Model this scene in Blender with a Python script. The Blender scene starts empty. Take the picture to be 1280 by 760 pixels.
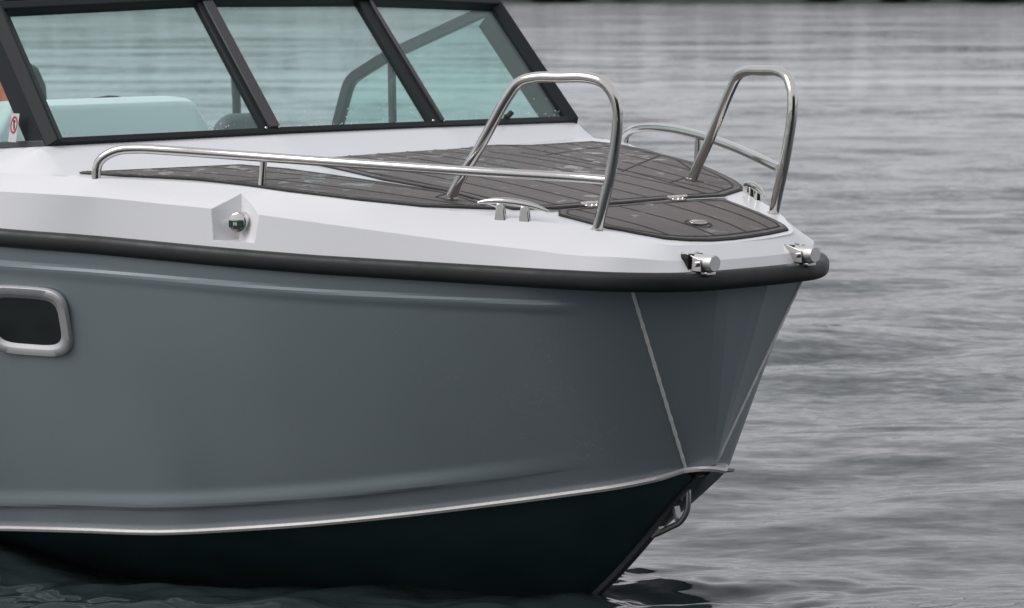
import bpy, bmesh, math, random
import numpy as np
from mathutils import Vector, Matrix
R = math.radians
PI = math.pi
random.seed(7)
rng = np.random.default_rng(11)
scene = bpy.context.scene
COL = scene.collection

# ------------------------------------------------------------------ helpers
def link(o, parent=None):
    COL.objects.link(o)
    if parent is not None:
        o.parent = parent
    return o

def mesh_obj(name, verts, faces, mats, parent=None, smooth=True, fmat=None, auto=None):
    me = bpy.data.meshes.new(name)
    me.from_pydata([tuple(map(float, v)) for v in verts], [], [tuple(map(int, f)) for f in faces])
    if not isinstance(mats, (list, tuple)):
        mats = [mats]
    for m in mats:
        me.materials.append(m)
    if fmat is not None:
        me.polygons.foreach_set('material_index', list(fmat))
    me.validate()
    bm = bmesh.new(); bm.from_mesh(me)
    bmesh.ops.recalc_face_normals(bm, faces=bm.faces)
    bm.to_mesh(me); bm.free()
    if smooth:
        me.polygons.foreach_set('use_smooth', [True] * len(me.polygons))
        if auto is not None:
            me.set_sharp_from_angle(angle=R(auto))
    return link(bpy.data.objects.new(name, me), parent)

class MB:
    """collects shapes that become ONE mesh object"""
    def __init__(s): s.v = []; s.f = []; s.m = []
    def add(s, verts, faces, mi=0):
        o = len(s.v); s.v += [tuple(map(float, v)) for v in verts]
        s.f += [tuple(int(i) + o for i in f) for f in faces]; s.m += [mi] * len(faces)
    def tube(s, path, r, n=14, mi=0, closed=False, up=None):
        P = [Vector(p) for p in path]; k = len(P)
        rr = r if isinstance(r, (list, tuple)) else [r] * k
        T = []
        for i in range(k):
            a = P[(i - 1) % k] if (closed or i > 0) else P[i]
            b = P[(i + 1) % k] if (closed or i < k - 1) else P[i]
            T.append((b - a).normalized())
        u = Vector((0, 0, 1)) if abs(T[0].z) < .9 else Vector((1, 0, 0))
        u = (u - T[0] * u.dot(T[0])).normalized()
        vs = []
        for i in range(k):
            if i:
                q = T[i - 1].rotation_difference(T[i]); u = q @ u
                u = (u - T[i] * u.dot(T[i])).normalized()
            w = T[i].cross(u)
            for j in range(n):
                a = 2 * PI * j / n
                vs.append(P[i] + (u * math.cos(a) + w * math.sin(a)) * rr[i])
        fs = []
        for i in range(k if closed else k - 1):
            for j in range(n):
                a = i * n + j; b = i * n + (j + 1) % n; i2 = (i + 1) % k
                fs.append((a, b, i2 * n + (j + 1) % n, i2 * n + j))
        if not closed:
            fs.append(tuple(range(n))[::-1]); fs.append(tuple((k - 1) * n + j for j in range(n)))
        s.add(vs, fs, mi)
    def box(s, c, ax, ay, az, mi=0):
        """c centre, ax/ay/az half-extent vectors"""
        c, ax, ay, az = map(Vector, (c, ax, ay, az))
        vs = [c + ax * i + ay * j + az * k for i in (-1, 1) for j in (-1, 1) for k in (-1, 1)]
        s.add(vs, [(0, 1, 3, 2), (4, 6, 7, 5), (0, 4, 5, 1), (2, 3, 7, 6), (0, 2, 6, 4), (1, 5, 7, 3)], mi)
    def prism(s, poly, d, mi=0):
        """polygon of 3D points extruded by vector d"""
        n = len(poly); P = [Vector(p) for p in poly]; d = Vector(d)
        s.add(P + [p + d for p in P], [tuple(range(n))[::-1], tuple(range(n, 2 * n))] +
              [(i, (i + 1) % n, n + (i + 1) % n, n + i) for i in range(n)], mi)
    def ball(s, c, r, n=12, mi=0, sc=(1, 1, 1)):
        vs = []; c = Vector(c); m = n // 2
        for i in range(m + 1):
            a = PI * i / m
            for j in range(n):
                b = 2 * PI * j / n
                vs.append(c + Vector((r * sc[0] * math.sin(a) * math.cos(b), r * sc[1] * math.sin(a) * math.sin(b), r * sc[2] * math.cos(a))))
        s.add(vs, [(i * n + j, i * n + (j + 1) % n, (i + 1) * n + (j + 1) % n, (i + 1) * n + j) for i in range(m) for j in range(n)], mi)
    def build(s, name, mats, parent=None, smooth=True, auto=35, bevel=0):
        o = mesh_obj(name, s.v, s.f, mats, parent, smooth, s.m, auto)
        if bevel:
            b = o.modifiers.new('bevel', 'BEVEL'); b.width = bevel; b.segments = 2; b.limit_method = 'ANGLE'; b.angle_limit = R(40)
            b.harden_normals = False
        return o

def cr(pts, n):
    """Catmull-Rom through pts, resampled to n points evenly by arc length"""
    P = np.array(pts, float)
    Q = np.vstack([2 * P[0] - P[1], P, 2 * P[-1] - P[-2]])
    out = []
    for i in range(1, len(Q) - 2):
        p0, p1, p2, p3 = Q[i - 1], Q[i], Q[i + 1], Q[i + 2]
        # centripetal parametrisation
        t0 = 0; t1 = t0 + max(np.linalg.norm(p1 - p0), 1e-6) ** .5; t2 = t1 + max(np.linalg.norm(p2 - p1), 1e-6) ** .5; t3 = t2 + max(np.linalg.norm(p3 - p2), 1e-6) ** .5
        for t in np.linspace(t1, t2, 24, endpoint=False):
            A1 = (t1 - t) / (t1 - t0) * p0 + (t - t0) / (t1 - t0) * p1
            A2 = (t2 - t) / (t2 - t1) * p1 + (t - t1) / (t2 - t1) * p2
            A3 = (t3 - t) / (t3 - t2) * p2 + (t - t2) / (t3 - t2) * p3
            B1 = (t2 - t) / (t2 - t0) * A1 + (t - t0) / (t2 - t0) * A2
            B2 = (t3 - t) / (t3 - t1) * A2 + (t - t1) / (t3 - t1) * A3
            out.append((t2 - t) / (t2 - t1) * B1 + (t - t1) / (t2 - t1) * B2)
    out.append(P[-1])
    return resample(np.array(out), n)

def resample(L, n):
    L = np.array(L, float)
    d = np.r_[0, np.cumsum(np.linalg.norm(np.diff(L, axis=0), axis=1))]
    s = np.linspace(0, d[-1], n) if np.isscalar(n) else np.array(n) * d[-1]
    return np.stack([np.interp(s, d, L[:, k]) for k in range(L.shape[1])], 1)

def mir(p): return (p[0], -p[1], p[2])
def smin(x, a, b): 
    t = np.clip((x - a) / (b - a), 0, 1); return t * t * (3 - 2 * t)

# ------------------------------------------------------------------ materials
def nodes(m):
    m.use_nodes = True
    nt = m.node_tree; return nt, nt.nodes['Principled BSDF']
def mat(name, col, rough=.5, metal=0., var=.0, vscale=8., bump=0., bscale=60., coat=0., spec=.5, rvar=0., stretch=(1, 1, 1)):
    m = bpy.data.materials.new(name); nt, b = nodes(m)
    b.inputs['Base Color'].default_value = (*col, 1); b.inputs['Roughness'].default_value = rough
    b.inputs['Metallic'].default_value = metal; b.inputs['Coat Weight'].default_value = coat
    b.inputs['Specular IOR Level'].default_value = spec
    tc = nt.nodes.new('ShaderNodeTexCoord'); mp = nt.nodes.new('ShaderNodeMapping')
    mp.inputs['Scale'].default_value = stretch
    nt.links.new(tc.outputs['Object'], mp.inputs['Vector'])
    if var or rvar:
        n = nt.nodes.new('ShaderNodeTexNoise'); n.inputs['Scale'].default_value = vscale; n.inputs['Detail'].default_value = 6
        nt.links.new(mp.outputs[0], n.inputs['Vector'])
        if var:
            mx = nt.nodes.new('ShaderNodeMix'); mx.data_type = 'RGBA'
            mx.inputs['A'].default_value = (*[c * (1 - var) for c in col], 1); mx.inputs['B'].default_value = (*[min(1, c * (1 + var)) for c in col], 1)
            nt.links.new(n.outputs['Fac'], mx.inputs['Factor']); nt.links.new(mx.outputs['Result'], b.inputs['Base Color'])
        if rvar:
            mr = nt.nodes.new('ShaderNodeMapRange'); mr.inputs[1].default_value = .3; mr.inputs[2].default_value = .7
            mr.inputs[3].default_value = max(0, rough - rvar); mr.inputs[4].default_value = rough + rvar
            nt.links.new(n.outputs['Fac'], mr.inputs[0]); nt.links.new(mr.outputs[0], b.inputs['Roughness'])
    if bump:
        n2 = nt.nodes.new('ShaderNodeTexNoise'); n2.inputs['Scale'].default_value = bscale; n2.inputs['Detail'].default_value = 4
        nt.links.new(mp.outputs[0], n2.inputs['Vector'])
        bp = nt.nodes.new('ShaderNodeBump'); bp.inputs['Strength'].default_value = 1; bp.inputs['Distance'].default_value = bump
        nt.links.new(n2.outputs['Fac'], bp.inputs['Height']); nt.links.new(bp.outputs[0], b.inputs['Normal'])
    return m

def droplets(m, scale, dist, dens=.18):
    """tiny rain beads as a bump on an existing material"""
    nt = m.node_tree; b = nt.nodes['Principled BSDF']
    tc = nt.nodes.new('ShaderNodeTexCoord')
    vo = nt.nodes.new('ShaderNodeTexVoronoi'); vo.inputs['Scale'].default_value = scale
    no = nt.nodes.new('ShaderNodeTexNoise'); no.inputs['Scale'].default_value = scale * .06
    nt.links.new(tc.outputs['Object'], vo.inputs['Vector']); nt.links.new(tc.outputs['Object'], no.inputs['Vector'])
    mr = nt.nodes.new('ShaderNodeMapRange'); mr.inputs[1].default_value = 0; mr.inputs[2].default_value = dens
    mr.inputs[3].default_value = 1; mr.inputs[4].default_value = 0; mr.interpolation_type = 'SMOOTHSTEP'
    nt.links.new(vo.outputs['Distance'], mr.inputs[0])
    m2 = nt.nodes.new('ShaderNodeMapRange'); m2.inputs[1].default_value = .5; m2.inputs[2].default_value = .62
    nt.links.new(no.outputs['Fac'], m2.inputs[0])
    mu = nt.nodes.new('ShaderNodeMath'); mu.operation = 'MULTIPLY'
    nt.links.new(mr.outputs[0], mu.inputs[0]); nt.links.new(m2.outputs[0], mu.inputs[1])
    bp = nt.nodes.new('ShaderNodeBump'); bp.inputs['Distance'].default_value = dist; bp.inputs['Strength'].default_value = 1
    nt.links.new(mu.outputs[0], bp.inputs['Height'])
    old = b.inputs['Normal'].links
    if old: nt.links.new(old[0].from_socket, bp.inputs['Normal'])
    nt.links.new(bp.outputs[0], b.inputs['Normal'])
    return m

M = {}
M['hull'] = droplets(mat('hull_paint', (.27, .312, .335), .38, .4, var=.06, vscale=2.5, bump=.0006, bscale=3.5, coat=.0), 120, .004, .16)
M['white'] = mat('white_gelcoat', (.775, .78, .80), .32, 0, var=.015, vscale=3, coat=.25)
M['console'] = mat('bright_white_moulding', (.88, .88, .88), .4)
M['rubber'] = mat('black_rubber', (.010, .0135, .0145), .5, 0, var=.25, vscale=20, rvar=.08, bump=.0004, bscale=40)
M['steel'] = mat('polished_steel', (.62, .60, .58), .13, 1., rvar=.05, vscale=14)
M['alu'] = mat('bare_aluminium', (.66, .65, .65), .36, .85, var=.08, vscale=30, bump=.0006, bscale=90)
M['chine'] = mat('welded_chine_metal', (.52, .505, .51), .5, .35, var=.12, vscale=40, bump=.0008, bscale=120)
M['eye'] = mat('weathered_steel', (.36, .36, .36), .35, .8, var=.15, vscale=40)
M['weld'] = mat('ground_weld_metal', (.85, .84, .83), .38, .3, var=.12, vscale=60)
M['satin'] = mat('satin_aluminium', (.50, .51, .52), .5, .6, var=.06, vscale=25)
M['bottom'] = mat('dark_antifouling', (.030, .058, .062), .42, 0, var=.3, vscale=5, rvar=.1)
M['keel'] = mat('dull_grey_keel', (.10, .105, .105), .45, .4, var=.2, vscale=18)
M['frame'] = mat('black_anodised_frame', (.012, .0165, .0185), .6, .0, spec=.3, var=.1, vscale=9)
M['frame2'] = mat('grey_black_frame_face', (.062, .063, .068), .42, .3, var=.1, vscale=9)
M['caulk'] = mat('black_caulking', (.012, .012, .012), .6)
M['dark'] = mat('dark_plastic', (.02, .022, .024), .5, var=.1)
M['pocket_shade'] = mat('pocket_shade_black', (.006, .007, .007), .8)  # near-black that paints the shade behind the line rollers
M['seat'] = mat('charcoal_upholstery', (.045, .05, .055), .7, bump=.0006, bscale=300)
M['seat_grey'] = mat('grey_upholstery', (.13, .14, .145), .7, bump=.0006, bscale=300)
M['orange'] = mat('orange_jacket_cloth', (.75, .14, .04), .7, var=.12, vscale=12, bump=.003, bscale=14)
M['trouser'] = mat('dark_trouser_cloth', (.03, .032, .04), .8, var=.15, vscale=12, bump=.002, bscale=16)
M['skin'] = mat('skin', (.55, .30, .21), .5, var=.06, vscale=20)
M['hair'] = mat('brown_hair', (.05, .032, .02), .6, bump=.003, bscale=120, stretch=(1, 1, .15))
M['sticker'] = mat('sticker_and_glint_white', (.55, .55, .56), .5)
M['red'] = mat('red_print', (.5, .02, .05), .5)
M['lens'] = mat('dark_green_lens', (.006, .03, .022), .08, coat=.5)
M['pane_dark'] = mat('smoked_window', (.008, .013, .014), .10, spec=.3)
M['sole'] = mat('grey_cockpit_sole', (.25, .25, .25), .7, var=.1)

def pad_material():
    m = mat('grey_brown_foam_decking', (.138, .124, .119), .68, 0, spec=.3, var=.16, vscale=26, bump=.0006, bscale=220, stretch=(.25, 1, 1))
    nt = m.node_tree; b = nt.nodes['Principled BSDF']
    tc = nt.nodes.new('ShaderNodeTexCoord'); n = nt.nodes.new('ShaderNodeTexNoise'); n.inputs['Scale'].default_value = 15; n.inputs['Detail'].default_value = 6
    n.inputs['Distortion'].default_value = .6
    sx = nt.nodes.new('ShaderNodeSeparateXYZ'); nt.links.new(tc.outputs['Object'], sx.inputs[0]); nt.links.new(tc.outputs['Object'], n.inputs['Vector'])
    wx = nt.nodes.new('ShaderNodeMapRange')            # rain pools on the flatter, aft part of the deck
    wx.inputs[1].default_value = -.45; wx.inputs[2].default_value = -1.0; wx.inputs[3].default_value = .0; wx.inputs[4].default_value = .10
    nt.links.new(sx.outputs['X'], wx.inputs[0])
    ad = nt.nodes.new('ShaderNodeMath'); ad.operation = 'ADD'; nt.links.new(n.outputs['Fac'], ad.inputs[0]); nt.links.new(wx.outputs[0], ad.inputs[1])
    mr = nt.nodes.new('ShaderNodeMapRange'); mr.inputs[1].default_value = .63; mr.inputs[2].default_value = .72; mr.inputs[3].default_value = .62; mr.inputs[4].default_value = .17
    nt.links.new(ad.outputs[0], mr.inputs[0]); nt.links.new(mr.outputs[0], b.inputs['Roughness'])
    # the bump disappears under the water film
    for nd in nt.nodes:
        if nd.type == 'BUMP':
            m3 = nt.nodes.new('ShaderNodeMapRange'); m3.inputs[1].default_value = .17; m3.inputs[2].default_value = .62; m3.inputs[3].default_value = 0; m3.inputs[4].default_value = 1
            nt.links.new(mr.outputs[0], m3.inputs[0]); nt.links.new(m3.outputs[0], nd.inputs['Strength'])
    return m
M['pad'] = pad_material()

def glass_material():
    m = bpy.data.materials.new('tinted_window_glass'); m.use_nodes = True; nt = m.node_tree; nt.nodes.clear()
    out = nt.nodes.new('ShaderNodeOutputMaterial'); mx = nt.nodes.new('ShaderNodeMixShader')
    tr = nt.nodes.new('ShaderNodeBsdfTransparent'); tr.inputs[0].default_value = (.86, .97, .95, 1)
    gl = nt.nodes.new('ShaderNodeBsdfGlossy'); gl.inputs['Roughness'].default_value = .02; gl.inputs[0].default_value = (.9, 1, .98, 1)
    lw = nt.nodes.new('ShaderNodeLayerWeight'); pw = nt.nodes.new('ShaderNodeMath'); pw.operation = 'POWER'; pw.inputs[1].default_value = 5   # Schlick, same on both faces
    ma = nt.nodes.new('ShaderNodeMath'); ma.operation = 'MULTIPLY_ADD'; ma.inputs[1].default_value = .96; ma.inputs[2].default_value = .04
    nt.links.new(lw.outputs['Facing'], pw.inputs[0]); nt.links.new(pw.outputs[0], ma.inputs[0])
    nt.links.new(ma.outputs[0], mx.inputs[0]); nt.links.new(tr.outputs[0], mx.inputs[1]); nt.links.new(gl.outputs[0], mx.inputs[2])
    nt.links.new(mx.outputs[0], out.inputs[0])
    return m
M['glass'] = glass_material()
M['drop'] = mat('water_bead', (.75, .78, .78), .05, 0, coat=1.0)

# ------------------------------------------------------------------ boat lines (x forward, y to port, z up, waterline z = 0)
def rail_z(x): return 1.1135 - .033 * x + (.003 * x * x if x < 0 else 0)
def deck_z(x, y): return 1.252 - .155 * x + .012 * y - .009 * y * y - (.4 * x * x if x > 0 else .036 * x * x)
XE = -8.4
RAIL = [(.302, 0), (.3005, -.09), (.294, -.2), (.270, -.31), (.1704, -.4481), (.0062, -.5629), (-.2264, -.6854), (-.5791, -.8767), (-.9445, -1.0704),
        (-1.3509, -1.2476), (-1.7353, -1.43), (-2.3, -1.60), (-3.0, -1.68), (-4.5, -1.70), (-6.5, -1.68), (XE, -1.62)]
N = 700
rail = cr(RAIL, N)                                            # near half, bow to stern
rail = np.c_[rail, [rail_z(max(x, -3.5)) for x in rail[:, 0]]]
rail[:, 2] -= .013 * np.clip((rail[:, 0] + 1.5) / .8, 0, 1)
def offs(L, d):
    d = np.asarray(d, float).reshape(-1, 1) if np.ndim(d) else d
    T = np.gradient(L[:, :2], axis=0); T /= np.linalg.norm(T, axis=1)[:, None]
    n = np.stack([-T[:, 1], T[:, 0]], 1)                      # travelling aft along starboard: right-hand side is inboard
    c = np.array([-1.5, 0]) - L[:, :2]
    sg = np.sign((n * c).sum(1))[:, None]
    Q = L.copy(); Q[:, :2] += n * sg * d; return Q
boat = bpy.data.objects.new('motorboat', None); link(boat)
boat.rotation_euler = (R(.342), 0, 0)
boat['label'] = 'grey metal motorboat with white deck, black rub rail and steel hoops, bow to the right'
boat['category'] = 'boat'

# ---- rub rail: one rubber fender all round the sheer
def rub_rail():
    full = np.vstack([rail[::-1], rail[1:] * [1, -1, 1]])
    full = resample(full, 420)
    T = np.gradient(full, axis=0); T /= np.linalg.norm(T, axis=1)[:, None]
    prof = []
    for a in np.linspace(0, 2 * PI, 24, endpoint=False):
        c, s = math.cos(a), math.sin(a)
        prof.append(((.024 if c > 0 else .034) * np.sign(c) * abs(c) ** .8, .0305 * np.sign(s) * abs(s) ** .8))
    vs = []
    for p, t in zip(full, T):
        n = np.array([t[1], -t[0], 0]); n /= np.linalg.norm(n)
        if np.dot(n[:2], p[:2] - np.array([-2.5, 0])) < 0: n = -n
        for (o, z) in prof: vs.append(p + n * (o + .002) + np.array([0, 0, z]))
    k = len(prof); fs = [(i * k + j, i * k + (j + 1) % k, (i + 1) * k + (j + 1) % k, (i + 1) * k + j) for i in range(len(full) - 1) for j in range(k)]
    fs += [tuple(range(k)), tuple((len(full) - 1) * k + j for j in range(k))]
    mesh_obj('rub_rail', vs, fs, M['rubber'], boat)
rub_rail()

# ---- hull
CH = [(.06, -.063, .457), (-.045, -.238, .4195), (-.213, -.361, .383), (-.4314, -.5081, .34), (-.6499, -.6602, .30), (-.8929, -.7966, .26), (-1.1508, -.9272, .225),
      (-1.3888, -1.065, .20), (-1.7088, -1.172, .18), (-2.09, -1.225, .145), (-2.8, -1.31, .07), (-4.2, -1.38, -.02), (-6.0, -1.4, -.06), (XE, -1.38, -.08)]
chine = cr(CH, N)
hull_top = offs(rail, -.010 + .054 * smin(rail[:, 0], -.15, .22)); 
i0 = int(np.argmin(np.abs(hull_top[:, 0] - .150) + (hull_top[:, 1] > -.2) * 9))
side_top = resample(hull_top[i0:], N)
def hull_side(sgn):
    nt_ = 110
    tt = np.linspace(0, 1, nt_)
    us = np.r_[np.linspace(0, .42, 300), np.linspace(.42, 1, 60)[1:]]
    A = resample(chine, us); B = resample(side_top, us)
    V = []
    for k in range(len(us)):
        a, b = A[k], B[k]; e = b - a; H = np.linalg.norm(e)
        tx = B[min(k + 1, len(us) - 1)] - B[max(k - 1, 0)]; n = np.cross(tx, e); n /= np.linalg.norm(n)
        if n[1] > 0: n = -n
        x = b[0]
        f_up = smin(-x, -.05, .05); f_lo = smin(-a[0], .05, .6)
        belly = .018 * smin(-x, -.1, .9)
        for t in tt:
            hd = (1 - t) * H; hu = t * H
            o = belly * 4 * t * (1 - t)
            # upper pressed bead, ends short of the bow weld
            o += .0055 * f_up * smin(hd, .078, .094) * (1 - smin(hd, .098, .135))
            # lower pressed bead, fades towards the bow
            o += .011 * f_lo * smin(hu, .078, .090) * (1 - smin(hu, .094, .15))
            p = a + e * t + n * o
            V.append((p[0], sgn * -p[1], p[2]) if sgn > 0 else tuple(p))
    F = [(k * nt_ + j, k * nt_ + j + 1, (k + 1) * nt_ + j + 1, (k + 1) * nt_ + j) for k in range(len(us) - 1) for j in range(nt_ - 1)]
    return V, F
hb = MB()
for s in (-1, 1):
    V, F = hull_side(s); hb.add(V, F, 0)
# bow plate: five bends between the two side welds
tp = [tuple(side_top[0])]
for yy in (-.119, -.062):
    j = int(np.argmin(np.abs(hull_top[:i0 + 1, 1] - yy))); tp.append(tuple(hull_top[j]))
bp_ = [tuple(chine[0]), (.102, -.034, .468), (.124, -.006, .478)]
strip_t = tp + [mir(p) for p in tp[::-1]]; strip_b = bp_ + [mir(p) for p in bp_[::-1]]
for i in range(5):
    a, b, c, d = (np.array(q) for q in (strip_t[i], strip_t[i + 1], strip_b[i + 1], strip_b[i])); n = 14
    vs = []
    for u in np.linspace(0, 1, 6):
        for t in np.linspace(0, 1, n): vs.append((a * (1 - u) + b * u) * (1 - t) + (d * (1 - u) + c * u) * t)
    hb.add(vs, [(k * n + j, k * n + j + 1, (k + 1) * n + j + 1, (k + 1) * n + j) for k in range(5) for j in range(n - 1)], 0)
# bottom and transom
KEEL = [(.055, 0, .445), (.0, 0, .395), (-.0675, 0, .323), (-.215, 0, .172), (-.385, 0, .02), (-.62, 0, -.15), (-1.0, 0, -.32), (-1.7, 0, -.46), (-3, 0, -.52), (-5, 0, -.52), (XE, 0, -.5)]
keel = cr(KEEL, 200)
c2 = resample(chine, 200); nb = 10
vs = []
for a, b in zip(c2, keel):
    for t in np.linspace(0, 1, nb): vs.append(a * (1 - t) + b * t - np.array([0, 0, .02 * 4 * t * (1 - t)]))
fs = [(k * nb + j, k * nb + j + 1, (k + 1) * nb + j + 1, (k + 1) * nb + j) for k in range(199) for j in range(nb - 1)]
hb.add(vs, fs, 1); hb.add([mir(v) for v in vs], fs, 1)
hb.add([tuple(chine[0]), (.055, 0, .445), mir(chine[0]), (.122, 0, .470)], [(0, 1, 3), (1, 2, 3)], 1)
e = [tuple(side_top[-1]), tuple(chine[-1]), tuple(keel[-1]), mir(chine[-1]), mir(side_top[-1])]
hb.add(e, [(0, 1, 2, 3, 4)], 0)
hull = hb.build('hull', [M['hull'], M['bottom']], boat, auto=8)

# weld beads on the bow plate edges
for s in (1, -1):
    w = MB(); a = np.array(side_top[0]); b = np.array(chine[0])
    P = [tuple((a * (1 - t) + b * t) * [1, s, 1]) for t in np.linspace(0, 1, 40)]
    w.tube([(p[0] + .001, p[1] * 1.004, p[2]) for p in P], [.0056 + .0010 * math.sin(i * 2.3) for i in range(40)], 8)
    w.build('weld_seam', M['weld'], hull)

# chine strip (sprayrail) round the bow
def chine_strip():
    nose = [(.06, -.075, .459), (.10, -.062, .467), (.145, -.036, .470), (.172, 0, .463)]
    outer_n = [tuple(p) for p in cr(nose, 10)]
    aft = offs(np.array(cr([tuple(c) for c in CH], 300)), -.020)
    aft = aft[3:]
    outer = [tuple(p) for p in aft[::-1]] + outer_n
    inner_n = [(.05, -.058, .457), (.085, -.04, .463), (.11, -.015, .466), (.115, 0, .466)]
    inn = offs(np.array(cr([tuple(c) for c in CH], 300)), .012)[3:]
    inner = [tuple(p) for p in inn[::-1]] + [tuple(p) for p in cr(inner_n, 10)]
    outer += [mir(p) for p in outer[-2::-1]]; inner += [mir(p) for p in inner[-2::-1]]
    th = .0085; vs = []
    for o, i in zip(outer, inner):
        o, i = np.array(o), np.array(i); d = o - i
        vs += [i + [0, 0, th], o + [0, 0, th * .9], o + d * .12 + [0, 0, 0], o - [0, 0, th], i - [0, 0, th]]
    k = 5
    fs = [(a * k + j, a * k + (j + 1) % k, (a + 1) * k + (j + 1) % k, (a + 1) * k + j) for a in range(len(outer) - 1) for j in range(k)]
    mesh_obj('chine_strip', vs, fs, M['chine'], hull, auto=40)
chine_strip()

kb = MB(); kk = [p for p in keel if p[0] > -3]
vs = []
for i, p in enumerate(kk):
    q = kk[min(i + 1, len(kk) - 1)] - kk[max(i - 1, 0)]; q /= np.linalg.norm(q); n = np.array([-q[2], 0, q[0]])
    if n[2] > 0: n = -n
    for (w, h) in ((-.016, -.004), (-.016, .016), (.016, .016), (.016, -.004)): vs.append(p + n * h + np.array([0, w, 0]))
kb.add(vs, [(i * 4 + j, i * 4 + (j + 1) % 4, (i + 1) * 4 + (j + 1) % 4, (i + 1) * 4 + j) for i in range(len(kk) - 1) for j in range(4)] + [(0, 1, 2, 3)])
kb.build('keel_bar', M['keel'], hull, bevel=.003)
eb = MB()
eb.tube(cr([(-.004, 0, .40), (.004, 0, .384), (.007, 0, .352), (.0, 0, .312), (-.032, 0, .272), (-.076, 0, .250), (-.135, 0, .222), (-.165, 0, .212)], 40), .0095, 12)
eb.box((-.045, 0, .305), (.008, 0, -.028), (0, .012, 0), (.005, 0, .002))
eb.box((-.012, 0, .372), (.012, 0, .02), (0, .013, 0), (.016, 0, -.006))
eb.box((-.135, 0, .232), (.02, 0, .012), (0, .012, 0), (-.006, 0, .012))
eb.build('bow_eye', M['eye'], hull)

# porthole on the starboard side
def porthole():
    us = np.linspace(0, .42, 1200); A = resample(chine, us); B = resample(side_top, us)
    k = int(np.argmin(np.abs(B[:, 0] + 1.71) )); a, b = A[k], B[k]; ev = b - a
    t = (.907 - a[2]) / ev[2]; n0 = None
    tx = B[k + 8] - B[k - 8]; tx2 = A[k + 8] - A[k - 8]; tx = tx * t + tx2 * (1 - t); tx /= -np.linalg.norm(tx)
    n0 = np.cross(tx, ev); n0 /= np.linalg.norm(n0); n0 = -n0 if n0[1] > 0 else n0
    up = ev / np.linalg.norm(ev); up = up - tx * np.dot(up, tx); up /= np.linalg.norm(up)
    c = a + ev * t + n0 * .018 * 4 * t * (1 - t) * .95
    def ring(hw, hh, o, e=4.4, n=80):
        P = []
        for j in range(n):
            g = 2 * PI * j / n; cx, sy = math.cos(g), math.sin(g)
            P.append(c + tx * hw * np.sign(cx) * abs(cx) ** (2 / e) + up * hh * np.sign(sy) * abs(sy) ** (2 / e) + n0 * o)
        return P
    W, H = .170, .120
    rings = [ring(W, H, -.004), ring(W, H, .010), ring(W - .003, H - .003, .014), ring(W - .022, H - .024, .0145), ring(W - .025, H - .027, .0125), ring(W - .040, H - .042, .0045)]
    vs = [p for r in rings for p in r]; n = 80
    fs = [(i * n + j, i * n + (j + 1) % n, (i + 1) * n + (j + 1) % n, (i + 1) * n + j) for i in range(len(rings) - 1) for j in range(n)]
    f = mesh_obj('porthole', vs, fs, M['satin'], hull, auto=50)
    g = ring(W - .035, H - .037, .006); g2 = ring(W - .035, H - .037, -.003)
    mesh_obj('pane', g + g2, [tuple(range(n)), tuple(range(n, 2 * n))[::-1]] + [(j, (j + 1) % n, n + (j + 1) % n, n + j) for j in range(n)], M['pane_dark'], hull, auto=30)
porthole()

# ------------------------------------------------------------------ deck moulding
KN = [(.276, 0, 1.150), (.273, -.1, 1.150), (.262, -.205, 1.152), (.230, -.322, 1.157), (0.1532, -0.4312, 1.1685), (0.0236, -0.5216, 1.1736), (-0.1048, -0.5943, 1.1877), (-0.2916, -0.6934, 1.2051), (-0.6463, -0.8852, 1.2466), (-1.0339, -1.0832, 1.2906), (-1.2339, -1.1705, 1.3045), (-1.416, -1.2553, 1.318), (-1.585, -1.3459, 1.3265), (-2.3, -1.57, 1.332), (-3, -1.655, 1.31), (-5, -1.675, 1.24), (XE, -1.59, 1.20)]
PE = [(.226, 0), (.225, -.09), (.217, -.185), (.194, -.29), (.105, -.362), (.005, -.432), (-.15, -.515), (-.33, -.605), (-.48, -.71), (-.66, -.822), (-.9, -.918), (-1.08, -.962), (-1.25, -1.045), (-1.53, -1.225), (-1.9, -1.345), (-2.6, -1.45), (-3.4, -1.5), (-5, -1.52), (XE, -1.44)]
def station(L, xs_n):  return L
# stations: dense near the navigation-light pocket
knc = cr(KN, 2000); rtc0 = offs(rail, .012); rtc0[:, 2] += .028
pec = cr([(p[0], p[1], 0) for p in PE], 2000)
pec[:, 2] = [deck_z(max(x, -2.3), y) - max(0, -2.3 - x) * .065 for x, y in pec[:, :2]]
def param_at(L, q):      # fraction of arc length of nearest point
    d = np.linalg.norm(L[:, :2] - np.array(q)[:2], axis=1); s = np.r_[0, np.cumsum(np.linalg.norm(np.diff(L, axis=0), axis=1))]
    return s[int(np.argmin(d))] / s[-1]
keys = [knc[int(f * 1999)] for f in (0, .012, .03, .045, .06, .08, .12, .2, .3, .45, .7, 1)]
kf = [param_at(knc, q) for q in keys]
def matched(L):
    fr = [0]
    for a, q in zip(kf[1:-1], keys[1:-1]): fr.append(max(param_at(L, q), fr[-1] + 1e-4))
    return fr + [1]
prt, ppe = matched(rtc0), matched(pec)
PK = (-1.004, -1.0525); LX = (-.965, -1.036)
fP = param_at(knc, LX)
st = np.unique(np.r_[np.linspace(0, .06, 60), np.linspace(.06, fP - .018, 40), np.linspace(fP - .018, fP + .018, 110), np.linspace(fP + .018, .30, 190), np.linspace(.30, .45, 40), np.linspace(.45, 1, 40)])
rt_s = resample(rtc0, np.interp(st, kf, prt)); k_s = resample(knc, st); pe_s = resample(pec, np.interp(st, kf, ppe))
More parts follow.
